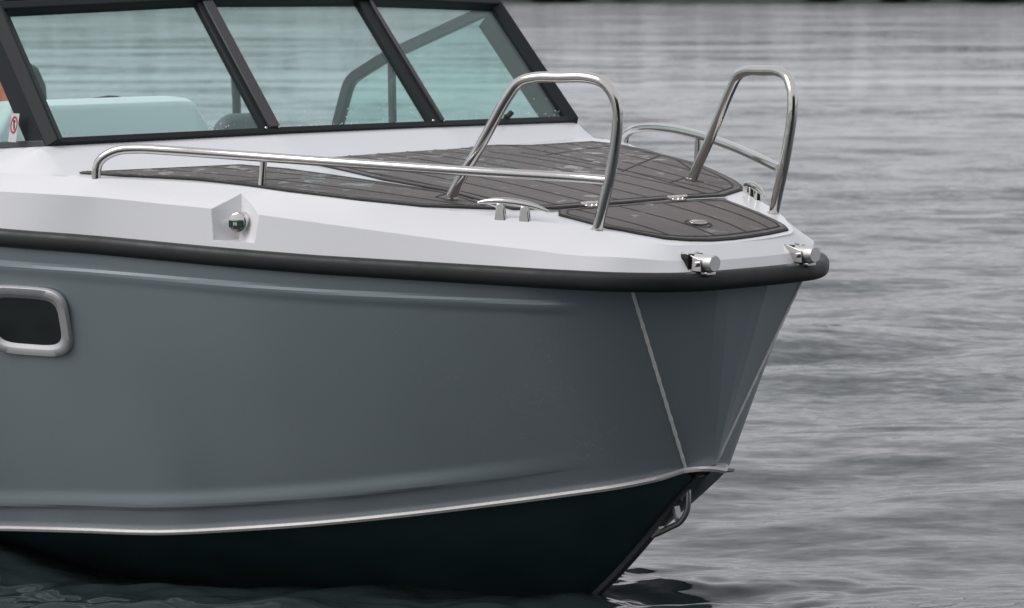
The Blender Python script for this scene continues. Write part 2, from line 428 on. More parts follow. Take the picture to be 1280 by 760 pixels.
def cz(x, y):
    """moulded coaming that carries the windscreen: falls away from the footprint of the screen"""
    ay = abs(y); ac = min(ay, 1.235)
    xb = -1.640 - .205 * max(0, ac - .38); zb = 1.487 - .019 * max(0, ac - .38) + min(0, .062 * (x + 1.80))
    dx = max(0, x - xb); dy = max(0, ay - 1.235)
    d = math.hypot(dx, dy * .72)
    return zb - d * .60
def top_z(x, y):
    a = deck_z(max(x, -2.3), y) - max(0, -2.3 - x) * .065; b = cz(x, y); d = a - b
    return max(a, b) if abs(d) > .004 else max(a, b) + (.004 - abs(d)) ** 2 / .016
def deck_half(s):
    V = []; rows = 0
    n1, n2, n3 = 40, 40, 64
    for i in range(len(st)):
        rt, kk_, pe = rt_s[i], k_s[i], pe_s[i]; col = []
        for t in np.linspace(0, 1, n1, endpoint=False): col.append(rt * (1 - t) + kk_ * t)
        for t in np.linspace(0, 1, n2, endpoint=False): col.append(kk_ * (1 - t) + pe * t)
        inn = np.array([pe[0], 0])
        for t in np.linspace(0, 1, n3): 
            x = pe[0]; y = pe[1] * (1 - t)
            z = top_z(x, s * -y if s > 0 else y) if t > 0 else pe[2]
            if t > 0 and abs(pe[1]) > 1.24 and abs(y) > 1.235:
                fr = (abs(y) - 1.235) / (abs(pe[1]) - 1.235); z = cz(x, 1.235) * (1 - fr) + pe[2] * fr
            col.append(np.array([x, y, z]))
        col = [np.array(c) for c in col]
        if s < 0:      # carve the navigation-light pocket into the starboard flank
            tg = k_s[min(i + 1, len(st) - 1)] - k_s[max(i - 1, 0)]; tg[2] = 0; tg /= np.linalg.norm(tg)
            for c in col[:n1 + n2]:
                al = float((c[0] - PK[0]) * .86 + (c[1] - PK[1]) * .51)   # along the flank, forward positive
                if abs(al) < .16:
                    # outward distance measured from the rail line
                    o = -float(np.min(np.linalg.norm(rail_d - c[:2], axis=1)))
                    zz = c[2]
                    k1 = .78 if al > 0 else 1.2
                    op = -.130 + (1.380 - zz) * .24 + abs(al - .0) * k1
                    if zz > 1.190 and op < o:
                        nn = np.array([-.46, .89]) if True else None
                        c[:2] += (o - op) * nn
        V += [tuple(c) for c in col]; rows = len(col)
    F = []; FM = []
    for i in range(len(st) - 1):
        for j in range(rows - 1):
            q = (i * rows + j, i * rows + j + 1, (i + 1) * rows + j + 1, (i + 1) * rows + j)
            c = np.mean([V[a] for a in q], axis=0)
            if c[0] < -1.66 - .205 * max(0, abs(c[1]) - .38) and abs(c[1]) < 1.20: continue
            F.append(q)
    if s > 0: V = [mir(v) for v in V]
    return V, F, rows
rail_d = resample(rail[(rail[:, 0] < -.6) & (rail[:, 0] > -1.5)], 3000)[:, :2]
db = MB(); crease = set()
for s in (-1, 1):
    V, F, rows_ = deck_half(s); o_ = len(db.v); db.add(V, F); crease |= {o_ + i * rows_ + 40 for i in range(len(st))}
deck = db.build('deck', M['white'], boat, auto=16)
for e_ in deck.data.edges:                       # the knuckle stays a crisp line all the way to the bow
    if e_.vertices[0] in crease and e_.vertices[1] in crease: e_.use_edge_sharp = True

# cockpit well under and behind the windscreen
cb = MB()
x0, x1, yw, zs = -1.72, XE + .1, 1.21, .62
cb.add([(x0, -.8, zs), (x0, .8, zs), (-2.6, 1.02, zs), (x1, 1.02, zs), (x1, -1.02, zs), (-2.6, -1.02, zs)], [(0, 1, 2, 3, 4, 5)], 0)
for s in (-1, 1):
    cb.add([(x0, s * .8, zs), (-2.6, s * 1.02, zs), (x1, s * 1.02, zs), (x1, s * yw, 1.0), (-2.6, s * yw, 1.36), (x0 - .1, s * 1.1, 1.43)], [(0, 1, 4, 5), (1, 2, 3, 4)], 1)
cb.add([(x0 - .02, -.8, zs), (x0 - .02, .8, zs), (x0 - .02, .8, 1.45), (x0 - .02, -.8, 1.45)], [(0, 1, 2, 3)], 1)
cb.add([(x1, -1.02, zs), (x1, 1.02, zs), (x1, yw, 1.0), (x1, -yw, 1.0)], [(0, 1, 2, 3)], 1)
cb.build('cockpit', [M['sole'], M['white']], boat, smooth=False)

# ---- deck pads -------------------------------------------------------
def inset_poly(P, d):
    n = len(P); out = []
    ar = sum(P[i][0] * P[(i + 1) % n][1] - P[(i + 1) % n][0] * P[i][1] for i in range(n)); sg = 1 if ar > 0 else -1
    for i in range(n):
        a, b, c = (np.array(P[k % n], float) for k in (i - 1, i, i + 1))
        e1 = (b - a) / (np.linalg.norm(b - a) + 1e-9); e2 = (c - b) / (np.linalg.norm(c - b) + 1e-9)
        n1 = np.array([-e1[1], e1[0]]) * sg; n2 = np.array([-e2[1], e2[0]]) * sg
        m = n1 + n2; l = m @ m
        m = m * (2 / max(l, .9)) ; out.append(tuple(b + m * d))
    return out
def inside(p, P):
    r = False; n = len(P)
    for i in range(n):
        a, b = P[i], P[(i + 1) % n]
        if (a[1] > p[1]) != (b[1] > p[1]) and p[0] < (b[0] - a[0]) * (p[1] - a[1]) / (b[1] - a[1]) + a[0]: r = not r
    return r
def round_poly(P, r=.02, n=4):
    out = []; k = len(P)
    for i in range(k):
        a, b, c = (np.array(P[q % k], float) for q in (i - 1, i, i + 1))
        la, lc = np.linalg.norm(a - b), np.linalg.norm(c - b); d = min(r, la * .4, lc * .4)
        p, q = b + (a - b) / la * d, b + (c - b) / lc * d
        for t in np.linspace(0, 1, n): out.append(tuple(p * (1 - t) ** 2 + 2 * b * t * (1 - t) + q * t * t))
    return out
def pad(name, poly, lines, t=.0065, border=.03, parent=None, cuts=(), edge=True):
    P = round_poly(poly, .009)
    bm = bmesh.new()
    vs = [bm.verts.new((x, y, 0)) for x, y in P]; bm.faces.new(vs)
    for k in range(-22, 8):
        g = bm.verts[:] + bm.edges[:] + bm.faces[:]
        bmesh.ops.bisect_plane(bm, geom=g, plane_co=(k * .1, 0, 0), plane_no=(1, 0, 0))
    for k in range(-7, 8):
        g = bm.verts[:] + bm.edges[:] + bm.faces[:]
        bmesh.ops.bisect_plane(bm, geom=g, plane_co=(0, k * .2, 0), plane_no=(0, 1, 0))
    r = bmesh.ops.extrude_face_region(bm, geom=bm.faces[:])
    up = {v for v in r['geom'] if isinstance(v, bmesh.types.BMVert)}
    for v in bm.verts:
        v.co.z = deck_z(v.co.x, v.co.y) + (t if v in up else -.006)
    bm.verts.index_update()
    V = [tuple(v.co) for v in bm.verts]; F = [tuple(v.index for v in f.verts) for f in bm.faces]; FM = []
    for f in bm.faces: FM.append(0)
    bm.free()
    mb = MB(); mb.v = V; mb.f = F; mb.m = FM
    def strip(a, b, w=.0032):
        a, b = np.array(a), np.array(b); L = np.linalg.norm(b - a)
        if L < .01: return
        e = (b - a) / L; nn = np.array([-e[1], e[0]]) * w
        k = max(1, int(L / .07)); v = []
        for q in range(k + 1):
            c = a + (b - a) * q / k
            for sgn in (-1, 1):
                x, y = c + nn * sgn; v.append((x, y, deck_z(x, y) + t + .0014))
        mb.add(v, [(2 * q, 2 * q + 1, 2 * q + 3, 2 * q + 2) for q in range(k)], 1)
    # black edge band that the pad sits in
    if edge:
        O = inset_poly(P, -.0045); I = inset_poly(P, .003); n = len(P)
        v = [(x, y, deck_z(x, y) + .004) for x, y in O] + [(x, y, deck_z(x, y) + t + .0011) for x, y in I] + [(x, y, deck_z(x, y) - .008) for x, y in O]
        mb.add(v, [(i, (i + 1) % n, n + (i + 1) % n, n + i) for i in range(n)] + [(i, (i + 1) % n, 2 * n + (i + 1) % n, 2 * n + i) for i in range(n)], 1)
    Q = inset_poly(poly, border)
    if border > 0:
        for i in range(len(Q)): strip(Q[i], Q[(i + 1) % len(Q)])
    for (a, b) in lines:
        a, b = np.array(a, float), np.array(b, float); run = None; K = 240
        for q in range(K + 1):
            p = a + (b - a) * q / K; ok = inside(p, Q) and not any((p[0] - c[0]) ** 2 + (p[1] - c[1]) ** 2 < c[2] ** 2 for c in cuts)
            if ok and run is None: run = p
            if (not ok or q == K) and run is not None: strip(run, p); run = None
    for c in cuts:
        A = [(c[0] + c[2] * math.cos(g), c[1] + c[2] * math.sin(g)) for g in np.linspace(0, 2 * PI, 21)]
        for i in range(20): strip(A[i], A[i + 1], .0028)
    o = mesh_obj(name, mb.v, mb.f, [M['pad'], M['caulk']], parent or boat, True, mb.m, 30)
    return o
main_half = [(-.285, .0), (-.29, -.16), (-.297, -.3125), (-.318, -.452), (-.684, -.436), (-.946, -.467), (-1.45, -.43), (-1.60, -.30), (-1.60, 0)]
# the forward pad spans both side decks on the port side up to the gunwale; starboard has a lower side pad beside it
main_poly = [(-.29, -.30), (-.33, -.452), (-.684, -.432), (-.946, -.465), (-1.42, -.40), (-1.565, -.22), (-1.575, .25), (-1.56, .60), (-1.50, .70), (-1.535, 1.05), (-1.40, 1.06), (-1.19, 1.0), (-.96, .925), (-.83, .89), (-.655, .81), (-.48, .72), (-.385, .655), (-.335, .60), (-.266, .44), (-.28, .25)]
ml = []
for y in (-.40, -.27, -.135, 0, .135, .27, .40): ml.append(((-1.7, y - .02), (-.2, y)))
for y in (.55, .68, .81, .94): ml.append(((-1.7, y + .10), (-.2, y - .18)))
ml += [((-.75, .44), (-1.15, 1.1)), ((-.50, .42), (-.62, .68)), ((-.29, .47), (-1.3, .47)), ((-.62, .68), (-.95, .9)), ((-1.2, .5), (-1.38, 1.06))]
pad('foredeck_pad', main_poly, ml)
side_poly = [(-.355, -.50), (-.42, -.60), (-.483, -.695), (-.66, -.806), (-.904, -.903), (-1.087, -.942), (-1.273, -1.0), (-1.5, -1.13), (-2.02, -1.30), (-1.64, -1.12), (-1.50, -.64), (-1.312, -.582), (-.89, -.514), (-.659, -.457), (-.52, -.468)]
sl = [((-1.75, -1.02), (-.4, -.56)), ((-1.7, -.84), (-.6, -.47)), ((-1.15, -.98), (-1.05, -.5)), ((-.62, -.47), (-.58, -.56)), ((-.58, -.56), (-.50, -.56))]
pad('side_deck_pad', side_poly, sl, border=.022)
hatch_poly = [(-.258, -.315), (-.197, -.372), (.0078, -.359), (.09, -.312), (.1531, -.2575), (.185, -.185), (.2035, -.10), (.208, -.01), (.204, .085), (.195, .18), (.179, .277), (.144, .298), (-.2, .384), (-.232, .25), (-.252, -.03)]
hl = [((-.3, -.275), (.3, -.205)), ((-.3, -.09), (.3, -.05)), ((-.3, .11), (.3, .085)), ((-.3, .27), (.3, .19))]
hatch = pad('anchor_hatch', hatch_poly, hl, border=.024, cuts=[(.0664, -.0165, .042)])
# hatch gutter: a thin dark joint across the hinge line
gb = MB(); A = [(-.262, -.36), (-.2545, -.03), (-.236, .26), (-.222, .415)]
for a, b in zip(A[:-1], A[1:]):
    k = 6
    for q in range(k):
        p, r_ = np.array(a) + (np.array(b) - a) * q / k, np.array(a) + (np.array(b) - a) * (q + 1) / k
        v = []
        for c in (p, r_):
            for dx in (-.011, .004): v.append((c[0] + dx, c[1], deck_z(c[0] + dx, c[1]) + .004))
        gb.add(v, [(0, 1, 3, 2)])
gb.build('hatch_joint', M['caulk'], deck)

def deck_frame(x, y):
    n = Vector((.155 + .072 * min(0, x) * -1 * -1, 0, 1)); n = Vector((-(-.155 - (.8 * x if x > 0 else .072 * x)), -(.012 - .018 * y), 1)).normalized()
    fx = Vector((1, 0, -n.x / n.z)).normalized(); fy = n.cross(fx); return n, fx, fy
for (x, y) in ((-.262, -.178), (-.247, .20)):      # hinges
    n, fx, fy = deck_frame(x, y); c = Vector((x, y, deck_z(x, y) + .011)); h = MB()
    h.tube([c - fy * .045 + n * .004, c + fy * .045 + n * .004], .0065, 10)
    h.box(c + fx * .017 - fy * .012, fx * .017, fy * .026, n * .003); h.box(c - fx * .017 + fy * .014, fx * .017, fy * .026, n * .003)
    for k in (-.025, 0, .02): h.ball(c + fx * .02 + fy * (k - .01) + n * .003, .004, 8, 0)
    h.build('hinge', M['steel'], boat, auto=40)
n, fx, fy = deck_frame(.0664, -.0165); c = Vector((.0664, -.0165, deck_z(.0664, -.0165) + .012))
h = MB(); ringp = []
for g in range(24):
    a = 2 * PI * g / 24; ringp.append(c + fx * .024 * math.cos(a) + fy * .034 * math.sin(a) - n * .004)
h.prism(ringp, n * .005); h.box(c + n * .003, fx * .006, fy * .03, n * .003)
h.build('hatch_latch', M['steel'], hatch, auto=40, bevel=.001)

# ---- steel hoops, side rails
HOOP = [(-.5166, -.5482, 1.300), (-.5166, -.5482, 1.3273), (-.4016, -.5263, 1.4941), (-.2885, -.5048, 1.6582), (-.2492, -.4963, 1.6989), (-.1944, -.482, 1.7146), (-.1042, -.4569, 1.717), (-.0068, -.4297, 1.717),
        (.0476, -.4135, 1.7005), (.0811, -.4015, 1.6566), (.0891, -.3957, 1.5976), (.08, -.3938, 1.5258), (.0552, -.394, 1.4161), (.0289, -.3963, 1.3331), (.0007, -.3987, 1.2446), (-.008, -.3997, 1.225)]
SIDE = [(-1.5285, -1.2125, 1.345), (-1.5261, -1.211, 1.4096), (-1.5187, -1.2062, 1.4308), (-1.5005, -1.1944, 1.4494), (-1.464, -1.1707, 1.4682), (-1.4077, -1.134, 1.474), (-1.3173, -1.08, 1.4705), (-1.0856, -.94, 1.4555), (-.7331, -.79, 1.439), (-.4152, -.6400, 1.4235), (-.0616, -.4402, 1.4058), (.0361, -.3941, 1.3995)]
SIDE_P = [(-1.528, -1.213, 1.345), (-1.5265, -1.2114, 1.4038), (-1.5196, -1.2067, 1.4224), (-1.4649, -1.1702, 1.4436), (-1.3308, -1.0806, 1.4659), (-1.2141, -1.0277, 1.4773), (-1.0626, -.9593, 1.4813),
          (-.9132, -.8907, 1.4797), (-.6954, -.7902, 1.469), (-.4827, -.6901, 1.4506), (-.2365, -.5498, 1.4309), (.0300, -.400, 1.4020)]
for s in (1, -1):
    hp = MB(); hp.tube([(p[0], p[1] * s, p[2]) for p in cr(HOOP, 90)], .0172, 18)
    ho = hp.build('bow_hoop', M['steel'], boat, auto=60)
    for f in (HOOP[1], HOOP[14]):
        n, fx, fy = deck_frame(f[0], s * f[1]); c = Vector((f[0], s * f[1], deck_z(f[0], s * f[1]) + (.008 if f is HOOP[1] else -.006)))
        fl = MB(); fl.prism([c + fx * .0225 * math.cos(a) + fy * .0225 * math.sin(a) for a in np.linspace(0, 2 * PI, 24, endpoint=False)], n * .006)
        fl.build('foot_flange', M['steel'], ho, auto=40)
    sr = MB(); sr.tube([(p[0], p[1] * s, p[2]) for p in cr(SIDE if s > 0 else SIDE_P, 90)], .0158, 16)
    so = sr.build('side_rail', M['steel'], boat, auto=60)
    sp_ = MB(); a, b = ((-1.035, -.912, 1.33), (-1.026, -.906, 1.452)) if s > 0 else ((-.754, -.8165, 1.30), (-.746, -.812, 1.468))
    sp_.tube([(p[0], p[1] * s, p[2]) for p in (a, tuple((np.array(a) + b) / 2), b)], [.0155, .012, .011], 14)
    sp_.build('stanchion', M['steel'], so, auto=60)

# ---- cleats
for s in (1, -1):
    C0 = Vector((-.225, -.548, deck_z(-.225, -.548) - .004)); t = Vector((.86, .50, -.10)).normalized(); up = Vector((0, 0, 1)); w = t.cross(up).normalized()
    cl = MB(); F_ = lambda v: (v.x, v.y * s, v.z)
    arm = []
    for q in np.linspace(-1, 1, 25):
        arm.append((C0 + t * q * .118 + up * (.047 + .008 * (1 - q * q) - .008 * abs(q) ** 3), .004 + .0085 * (1 - abs(q) ** 2.2)))
    cl.tube([F_(a[0]) for a in arm], [a[1] for a in arm], 14)
    for q in (-.040, .040):
        b0 = C0 + t * q
        ring0 = [b0 + t * dx * .020 + w * dy * .012 - up * .02 for dx, dy in ((-1, -1), (1, -1), (1, 1), (-1, 1))]
        ring1 = [b0 + t * dx * .0125 + w * dy * .0085 + up * .048 for dx, dy in ((-1, -1), (1, -1), (1, 1), (-1, 1))]
        cl.add([F_(v) for v in ring0 + ring1], [(0, 1, 2, 3), (4, 5, 6, 7), (0, 1, 5, 4), (1, 2, 6, 5), (2, 3, 7, 6), (3, 0, 4, 7)])
    cl.build('cleat', M['steel'], boat, auto=40, bevel=.004)

# ---- bow line rollers, with solid black blocks standing in for their shaded pockets
for s in (1, -1):
    a = Vector((.345, -.228 * s, 1.149)); d = Vector((1, .0, -.02)).normalized(); w = Vector((0, 1, 0))
    ro = MB()
    P = [a - d * .150, a - d * .030, a - d * .004, a]
    ro.tube([tuple(p) for p in P], [.0255, .0255, .0255, .0235], 24)
    rob = ro.build('line_roller', M['alu'], boat, auto=40)
    pk = MB()
    for q in (-1, 1):
        pl = [a + w * q * .0265 + Vector(v) for v in ((-.155, 0, -.024), (-.155, 0, .030), (-.10, 0, .030), (-.035, 0, .012), (-.03, 0, -.026))]
        pk.prism(pl, w * q * .004)
    pk.tube([tuple(a - d * .048 - w * .042 + Vector((0, 0, -.004))), tuple(a - d * .048 + w * .042 + Vector((0, 0, -.004)))], .0085, 12)
    pk.box(a + Vector((-.06, 0, -.031)), (.045, 0, -.001), (0, .02, 0), (0, 0, .004))
    pk.build('roller_bracket', M['steel'], rob, auto=40, bevel=.0012)
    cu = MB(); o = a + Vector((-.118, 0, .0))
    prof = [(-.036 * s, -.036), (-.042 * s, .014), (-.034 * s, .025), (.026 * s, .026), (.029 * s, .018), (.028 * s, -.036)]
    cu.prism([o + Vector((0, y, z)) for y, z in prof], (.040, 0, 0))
    cu.build('roller_shade_block', M['pocket_shade'], boat, auto=40)

# ---- navigation light in its pocket (starboard)
na = Vector((-.990, -1.0385, 1.250)); nd = Vector((.46, -.885, 0)).normalized(); nt_ = Vector((.885, .46, 0)).normalized(); nz = Vector((0, 0, 1))
nb_ = MB(); rr = .031
pr_ = [(0, -.05), (rr, -.05), (rr + .003, .004), (rr, .012), (rr - .006, .015), (.0, .015)]
g = 28; vs = []
for (q, o) in pr_:
    for j in range(g):
        a = 2 * PI * j / g; vs.append(na + nd * o + (nt_ * math.cos(a) + nz * math.sin(a)) * q)
nb_.add(vs, [(i * g + j, i * g + (j + 1) % g, (i + 1) * g + (j + 1) % g, (i + 1) * g + j) for i in range(len(pr_) - 1) for j in range(g)])
nl = nb_.build('navigation_light', M['steel'], boat, auto=40)
ln = MB(); ln.box(na + nd * .013 - nz * .004 - nt_ * .002, nt_ * .0262, nd * .006, nz * .0125); ln.box(na + nd * .012 - nz * .017 - nt_ * .001, nt_ * .014, nd * .005, nz * .0055)
lo = ln.build('lens', M['lens'], nl, auto=40, bevel=.003)
hm = MB()
for q in (-.0085, -.0005): hm.box(na + nd * .0195 - nz * .004 + nt_ * q, nt_ * .0022, nd * .0006, nz * .0055)
hm.box(na + nd * .0195 - nz * .004 + nt_ * -.0045, nt_ * .002, nd * .0005, nz * .0015)
hm.build('lens_reflection', M['sticker'], nl, smooth=False)  # white bars modelled as the reflection on the lens

# ------------------------------------------------------------------ windscreen
B = [Vector((-1.815, -1.178, 1.477)), Vector((-1.655, -.382, 1.490)), Vector((-1.655, .382, 1.488)), Vector((-1.829, 1.222, 1.474))]
T = [Vector((-2.185, -1.15, 1.915)), Vector((-2.065, -.37, 1.944)), Vector((-2.065, .37, 1.94)), Vector((-2.185, 1.15, 1.914))]
ws = bpy.data.objects.new('windscreen', None); link(ws, boat); ws.location = (0, 0, 0)
def beam(mb, a, b, w, d, out, mi=0, over=0.0):
    """bar from a to b, w across the plane of the glass, d along `out`"""
    a, b, out = Vector(a), Vector(b), Vector(out); e = (b - a).normalized(); a = a - e * over; b = b + e * over
    o = (out - e * out.dot(e)).normalized(); s = e.cross(o).normalized()
    mb.box((a + b) / 2, (b - a) / 2, s * w / 2, o * d / 2, mi)
def pane_n(i): 
    n = (B[i + 1] - B[i]).cross(T[i] - B[i]).normalized()
    return n if n.x > 0 else -n
for i in range(3):
    n = pane_n(i); m = MB(); q = [B[i], B[i + 1], T[i + 1], T[i]]
    m.prism([p - n * .003 for p in q], n * .006); pn = m.build('pane', M['glass'], ws, smooth=False)
    dr = MB()                                   # beads of rain caught low on the pane
    for _ in range(70):
        u = rng.random(); v = .04 + .16 * rng.random() ** 3
        p0 = (q[0] * (1 - u) + q[1] * u) * (1 - v) + (q[3] * (1 - u) + q[2] * u) * v
        dr.ball(p0 + n * .003, float(.0010 + .0018 * rng.random() ** 2), 8)
    dro = dr.build('raindrops', M['drop'], pn); dro['kind'] = 'stuff'
fwd = Vector((.6, 0, .8))
tb = MB()
for i in range(3): beam(tb, T[i] + Vector((0, 0, .010)), T[i + 1] + Vector((0, 0, .010)), .036, .05, pane_n(i), 0, .012)
tb.build('top_bar', M['frame'], ws, auto=30, bevel=.006)
sb = MB()
for i in range(3): beam(sb, B[i] + Vector((0, 0, .002)), B[i + 1] + Vector((0, 0, .002)), .026, .034, pane_n(i), 0, .004)
sb.build('sill_bar', M['frame'], ws, auto=30, bevel=.004)
for i in (1, 2):
    n = (pane_n(i) + pane_n(i - 1)).normalized()
    pb = MB(); beam(pb, B[i], T[i], .066, .030, n); pb.build('pillar', M['frame'], ws, auto=30, bevel=.004)
    ctr = MB(); e = (T[i] - B[i]).normalized(); sd = e.cross(n).normalized(); sd = sd if sd.y > 0 else -sd
    k = .014 if i == 1 else .024
    beam(ctr, B[i] + n * .019 + sd * (.010 if i == 1 else .024), T[i] + n * .019 + sd * (.010 if i == 1 else .024), .044 if i == 1 else .016, .012, n, 0, -.012)
    ctr.build('pillar_cover', M['frame2'], ws, auto=30, bevel=.003)
    for q in (-.026, .028):
        sc = MB(); p0 = B[i] + e * .012 + sd * q + n * .019; sc.ball(p0, .0055, 10); sc.build('screw', M['steel'], ws)
# side windows, frame and A pillars
SW = {}
for s in (-1, 1):
    b0 = B[0] if s < 0 else B[3]; t0 = T[0] if s < 0 else T[3]
    pts = [b0, t0, Vector((-2.925, s * 1.2, 1.704)), Vector((-3.149, s * 1.2, 1.608)), Vector((-3.245, s * 1.2, 1.40))]
    n = Vector((0, s, .12)).normalized()
    m = MB(); m.prism([p - n * .003 for p in pts], n * .006); SW[s] = m.build('side_pane', M['glass'], ws, smooth=False)
    ap = MB(); beam(ap, b0, t0, .055, .05, Vector((.5, s * .8, .2)), 0, .01)
    # broad outer face of the corner pillar
    e = (t0 - b0).normalized(); bk = (Vector((-1, 0, 0)) - e * Vector((-1, 0, 0)).dot(e)).normalized()
    ap.box((b0 + t0) / 2 + bk * .056 - n * .004, (t0 - b0) / 2, bk * .064, n * .018)
    ap.build('corner_pillar', M['frame'], ws, auto=30, bevel=.006)
    fr = MB(); P = [t0 + Vector((0, 0, .004)), pts[2], pts[3], pts[4] + Vector((0, 0, -.02))]
    P = [tuple(p) for p in P]; PP = []
    for i, p in enumerate(round_poly([(p[0], p[2]) for p in P], .05, 5)): PP.append(Vector((p[0], 0, p[1])))
    PP = [Vector((p.x, np.interp(-p.x, [2.185, 2.925], [1.15, 1.2]) * s, p.z)) for p in PP][2:-2]
    for a, b in zip(PP[:-1], PP[1:]):
        if (b - a).length > .004: beam(fr, a, b, .045, .035, n, 0, .004)
    a, b = pts[4], b0; beam(fr, a, b, .026, .035, n)
    fr.build('side_frame', M['frame2'], ws, auto=30, bevel=.004)
    mu = MB(); beam(mu, (-2.877, s * 1.203, 1.415), (-2.874, s * 1.197, 1.715), .028, .02, n); mu.build('mullion', M['frame2'], ws, auto=30)
# no-smoking sticker inside the starboard side window
def side_pt(px, pz, o=.0045):
    y = np.interp(pz, [1.476, 1.915], [-1.228, -1.15]); return Vector((px, y - o, pz))
sk = MB(); cx, czz = -1.992, 1.528
sk.add([side_pt(cx - .024, czz - .048), side_pt(cx + .024, czz - .048), side_pt(cx + .024, czz + .048), side_pt(cx - .024, czz + .048)], [(0, 1, 2, 3)], 0)
sk_o = sk.build('prohibition_sticker', M['sticker'], ws, smooth=False)
rg = MB(); cz2 = czz + .010; vs = []
for j in range(28):
    a = 2 * PI * j / 28
    for q in (.0205, .0155): vs.append(side_pt(cx + q * math.cos(a), cz2 + q * 1.45 * math.sin(a), .006))
rg.add(vs, [(2 * j, 2 * j + 1, (2 * j + 3) % 56, (2 * j + 2) % 56) for j in range(28)], 0)
d = .0028
rg.add([side_pt(cx - .011, cz2 + .020, .0061), side_pt(cx - .011 + d, cz2 + .023, .0061), side_pt(cx + .012, cz2 - .019, .0061), side_pt(cx + .012 - d, cz2 - .022, .0061)], [(0, 1, 2, 3)], 0)
rg.build('prohibition_ring', M['red'], ws, smooth=False)
sy = MB(); v = [(-.002, .017), (.006, .014), (.003, .004), (.007, -.008), (.003, -.018), (-.002, -.010), (-.006, .004)]
sy.add([side_pt(cx + a, cz2 + b, .0054) for a, b in v], [tuple(range(7))], 0)
sy.build('prohibition_symbol', M['dark'], ws, smooth=False)
# small wind latch at the port pane and steel rail over the top bar
lt = MB(); lt.tube([(-1.752, .80, 1.478), (-1.742, .805, 1.515)], [.012, .010], 10); lt.tube([(-1.742, .805, 1.505), (-1.735, .825, 1.525)], .011, 10); lt.build('screen_latch', M['dark'], ws)
tr = MB(); L = [T[0] + Vector((-.02, -.02, .044)), (T[0] * .5 + T[1] * .5) + Vector((-.02, 0, .052)), T[1] + Vector((-.02, 0, .062)), T[2] + Vector((-.02, 0, .062)), T[3] + Vector((-.02, .02, .044))]
tr.tube([tuple(p) for p in cr([tuple(p) for p in L], 40)], .016, 14)
gr = tr.build('grab_rail', M['steel'], ws, auto=60)
for f in (.03, .27, .52, .8, 1.3, 1.8, 2.3, 2.8):
    i = min(int(f), 2); q = T[i].lerp(T[i + 1], f - i); m = MB(); m.tube([tuple(q + Vector((-.022, 0, .015))), tuple(q + Vector((-.02, 0, .055)))], .011, 10); m.build('rail_post', M['alu'], ws)

# ---- things fixed inside the cockpit
def rounded_block(mb, prof, y0, y1, mi=0):
    """profile in xz swept across y with rounded upper corners"""
    K = 17; n = len(prof); vs = []
    zc = min(p[1] for p in prof)
    for q in range(K):
        t = q / (K - 1); y = y0 + (y1 - y0) * t; ed = min(t, 1 - t) * abs(y1 - y0)
        r = .085; drop = 0 if ed >= r else r - math.sqrt(max(0, r * r - (r - ed) ** 2))
        lean = .09 * (1 - min(1, ed / r)) * 0
        for (x, z) in prof:
            hgt = (z - zc) / (max(p[1] for p in prof) - zc)
            vs.append((x + lean, y, z - drop * hgt))
    fs = [(k * n + j, k * n + (j + 1) % n, (k + 1) * n + (j + 1) % n, (k + 1) * n + j) for k in range(K - 1) for j in range(n)]
    fs += [tuple(range(n))[::-1], tuple((K - 1) * n + j for j in range(n))]
    mb.add(vs, fs, mi)
hc = MB(); rounded_block(hc, [(-2.42, .57), (-2.455, 1.3), (-2.485, 1.555), (-2.50, 1.575), (-2.54, 1.588), (-2.62, 1.592), (-2.72, 1.56), (-2.78, 1.4), (-2.8, .57)], -.96, -.03)
hc.build('helm_console', M['console'], boat, auto=35, bevel=.006)
def seat(x, y, w, ztop, name, mk='seat'):
    root = bpy.data.objects.new(name, None); link(root, boat); root.location = (0, 0, 0)
    b = MB(); rounded_block(b, [(x, .98), (x + .02, 1.25), (x - .03, ztop - .02), (x - .06, ztop), (x - .10, ztop - .02), (x - .12, 1.25), (x - .1, .98)], y - w / 2, y + w / 2)
    b.build('backrest', M[mk], root, auto=40, bevel=.012)
    c = MB(); rounded_block(c, [(x - .05, .93), (x + .45, .93), (x + .48, .98), (x + .45, 1.04), (x - .05, 1.03)], y - w / 2 - .02, y + w / 2 + .02)
    c.build('cushion', M['seat'], root, auto=40, bevel=.012)
    p = MB(); p.tube([(x + .2, y, .55), (x + .2, y, .94)], [.06, .05], 16); p.tube([(x + .2, y, .551), (x + .2, y, .57)], .16, 20); p.build('pedestal', M['alu'], root, auto=40)
seat(-3.05, -.60, .50, 1.722, 'helm_seat')
seat(-3.42, .90, .29, 1.475, 'passenger_seat', 'seat_grey')
th = MB(); th.tube([(-2.78, -.50, 1.54), (-2.70, -.335, 1.582)], .013, 10); th.tube([(-2.66, -.56, 1.565), (-2.70, -.335, 1.585), (-2.70, -.29, 1.582)], .012, 10); th.build('throttle_lever', M['dark'], boat)
pp = MB(); pp.tube([(-4.0, 1.26, 1.30), (-4.0, 1.26, 1.5), (-4.012, 1.255, 1.72)], .019, 14); pp.tube([(-4.0, 1.26, 1.33), (-4.0, 1.26, 1.35)], .03, 14); pp.build('ensign_post', M['frame2'], boat, auto=50)

# outboard motor at the stern (out of the picture to the left)
om = MB(); rounded_block(om, [(XE - .1, .95), (XE - .08, 1.25), (XE - .18, 1.42), (XE - .55, 1.40), (XE - .68, 1.2), (XE - .6, .95)], -.24, .24)
om.box((XE - .3, 0, .3), (.16, 0, 0), (0, .07, 0), (0, 0, .68)); om.box((XE - .05, 0, .7), (.08, 0, 0), (0, .14, 0), (0, 0, .2)); om.ball((XE - .3, 0, -.42), .1, 14, 0, (2.6, 1, 1))
om.build('outboard_motor', M['dark'], boat, auto=35, bevel=.02)

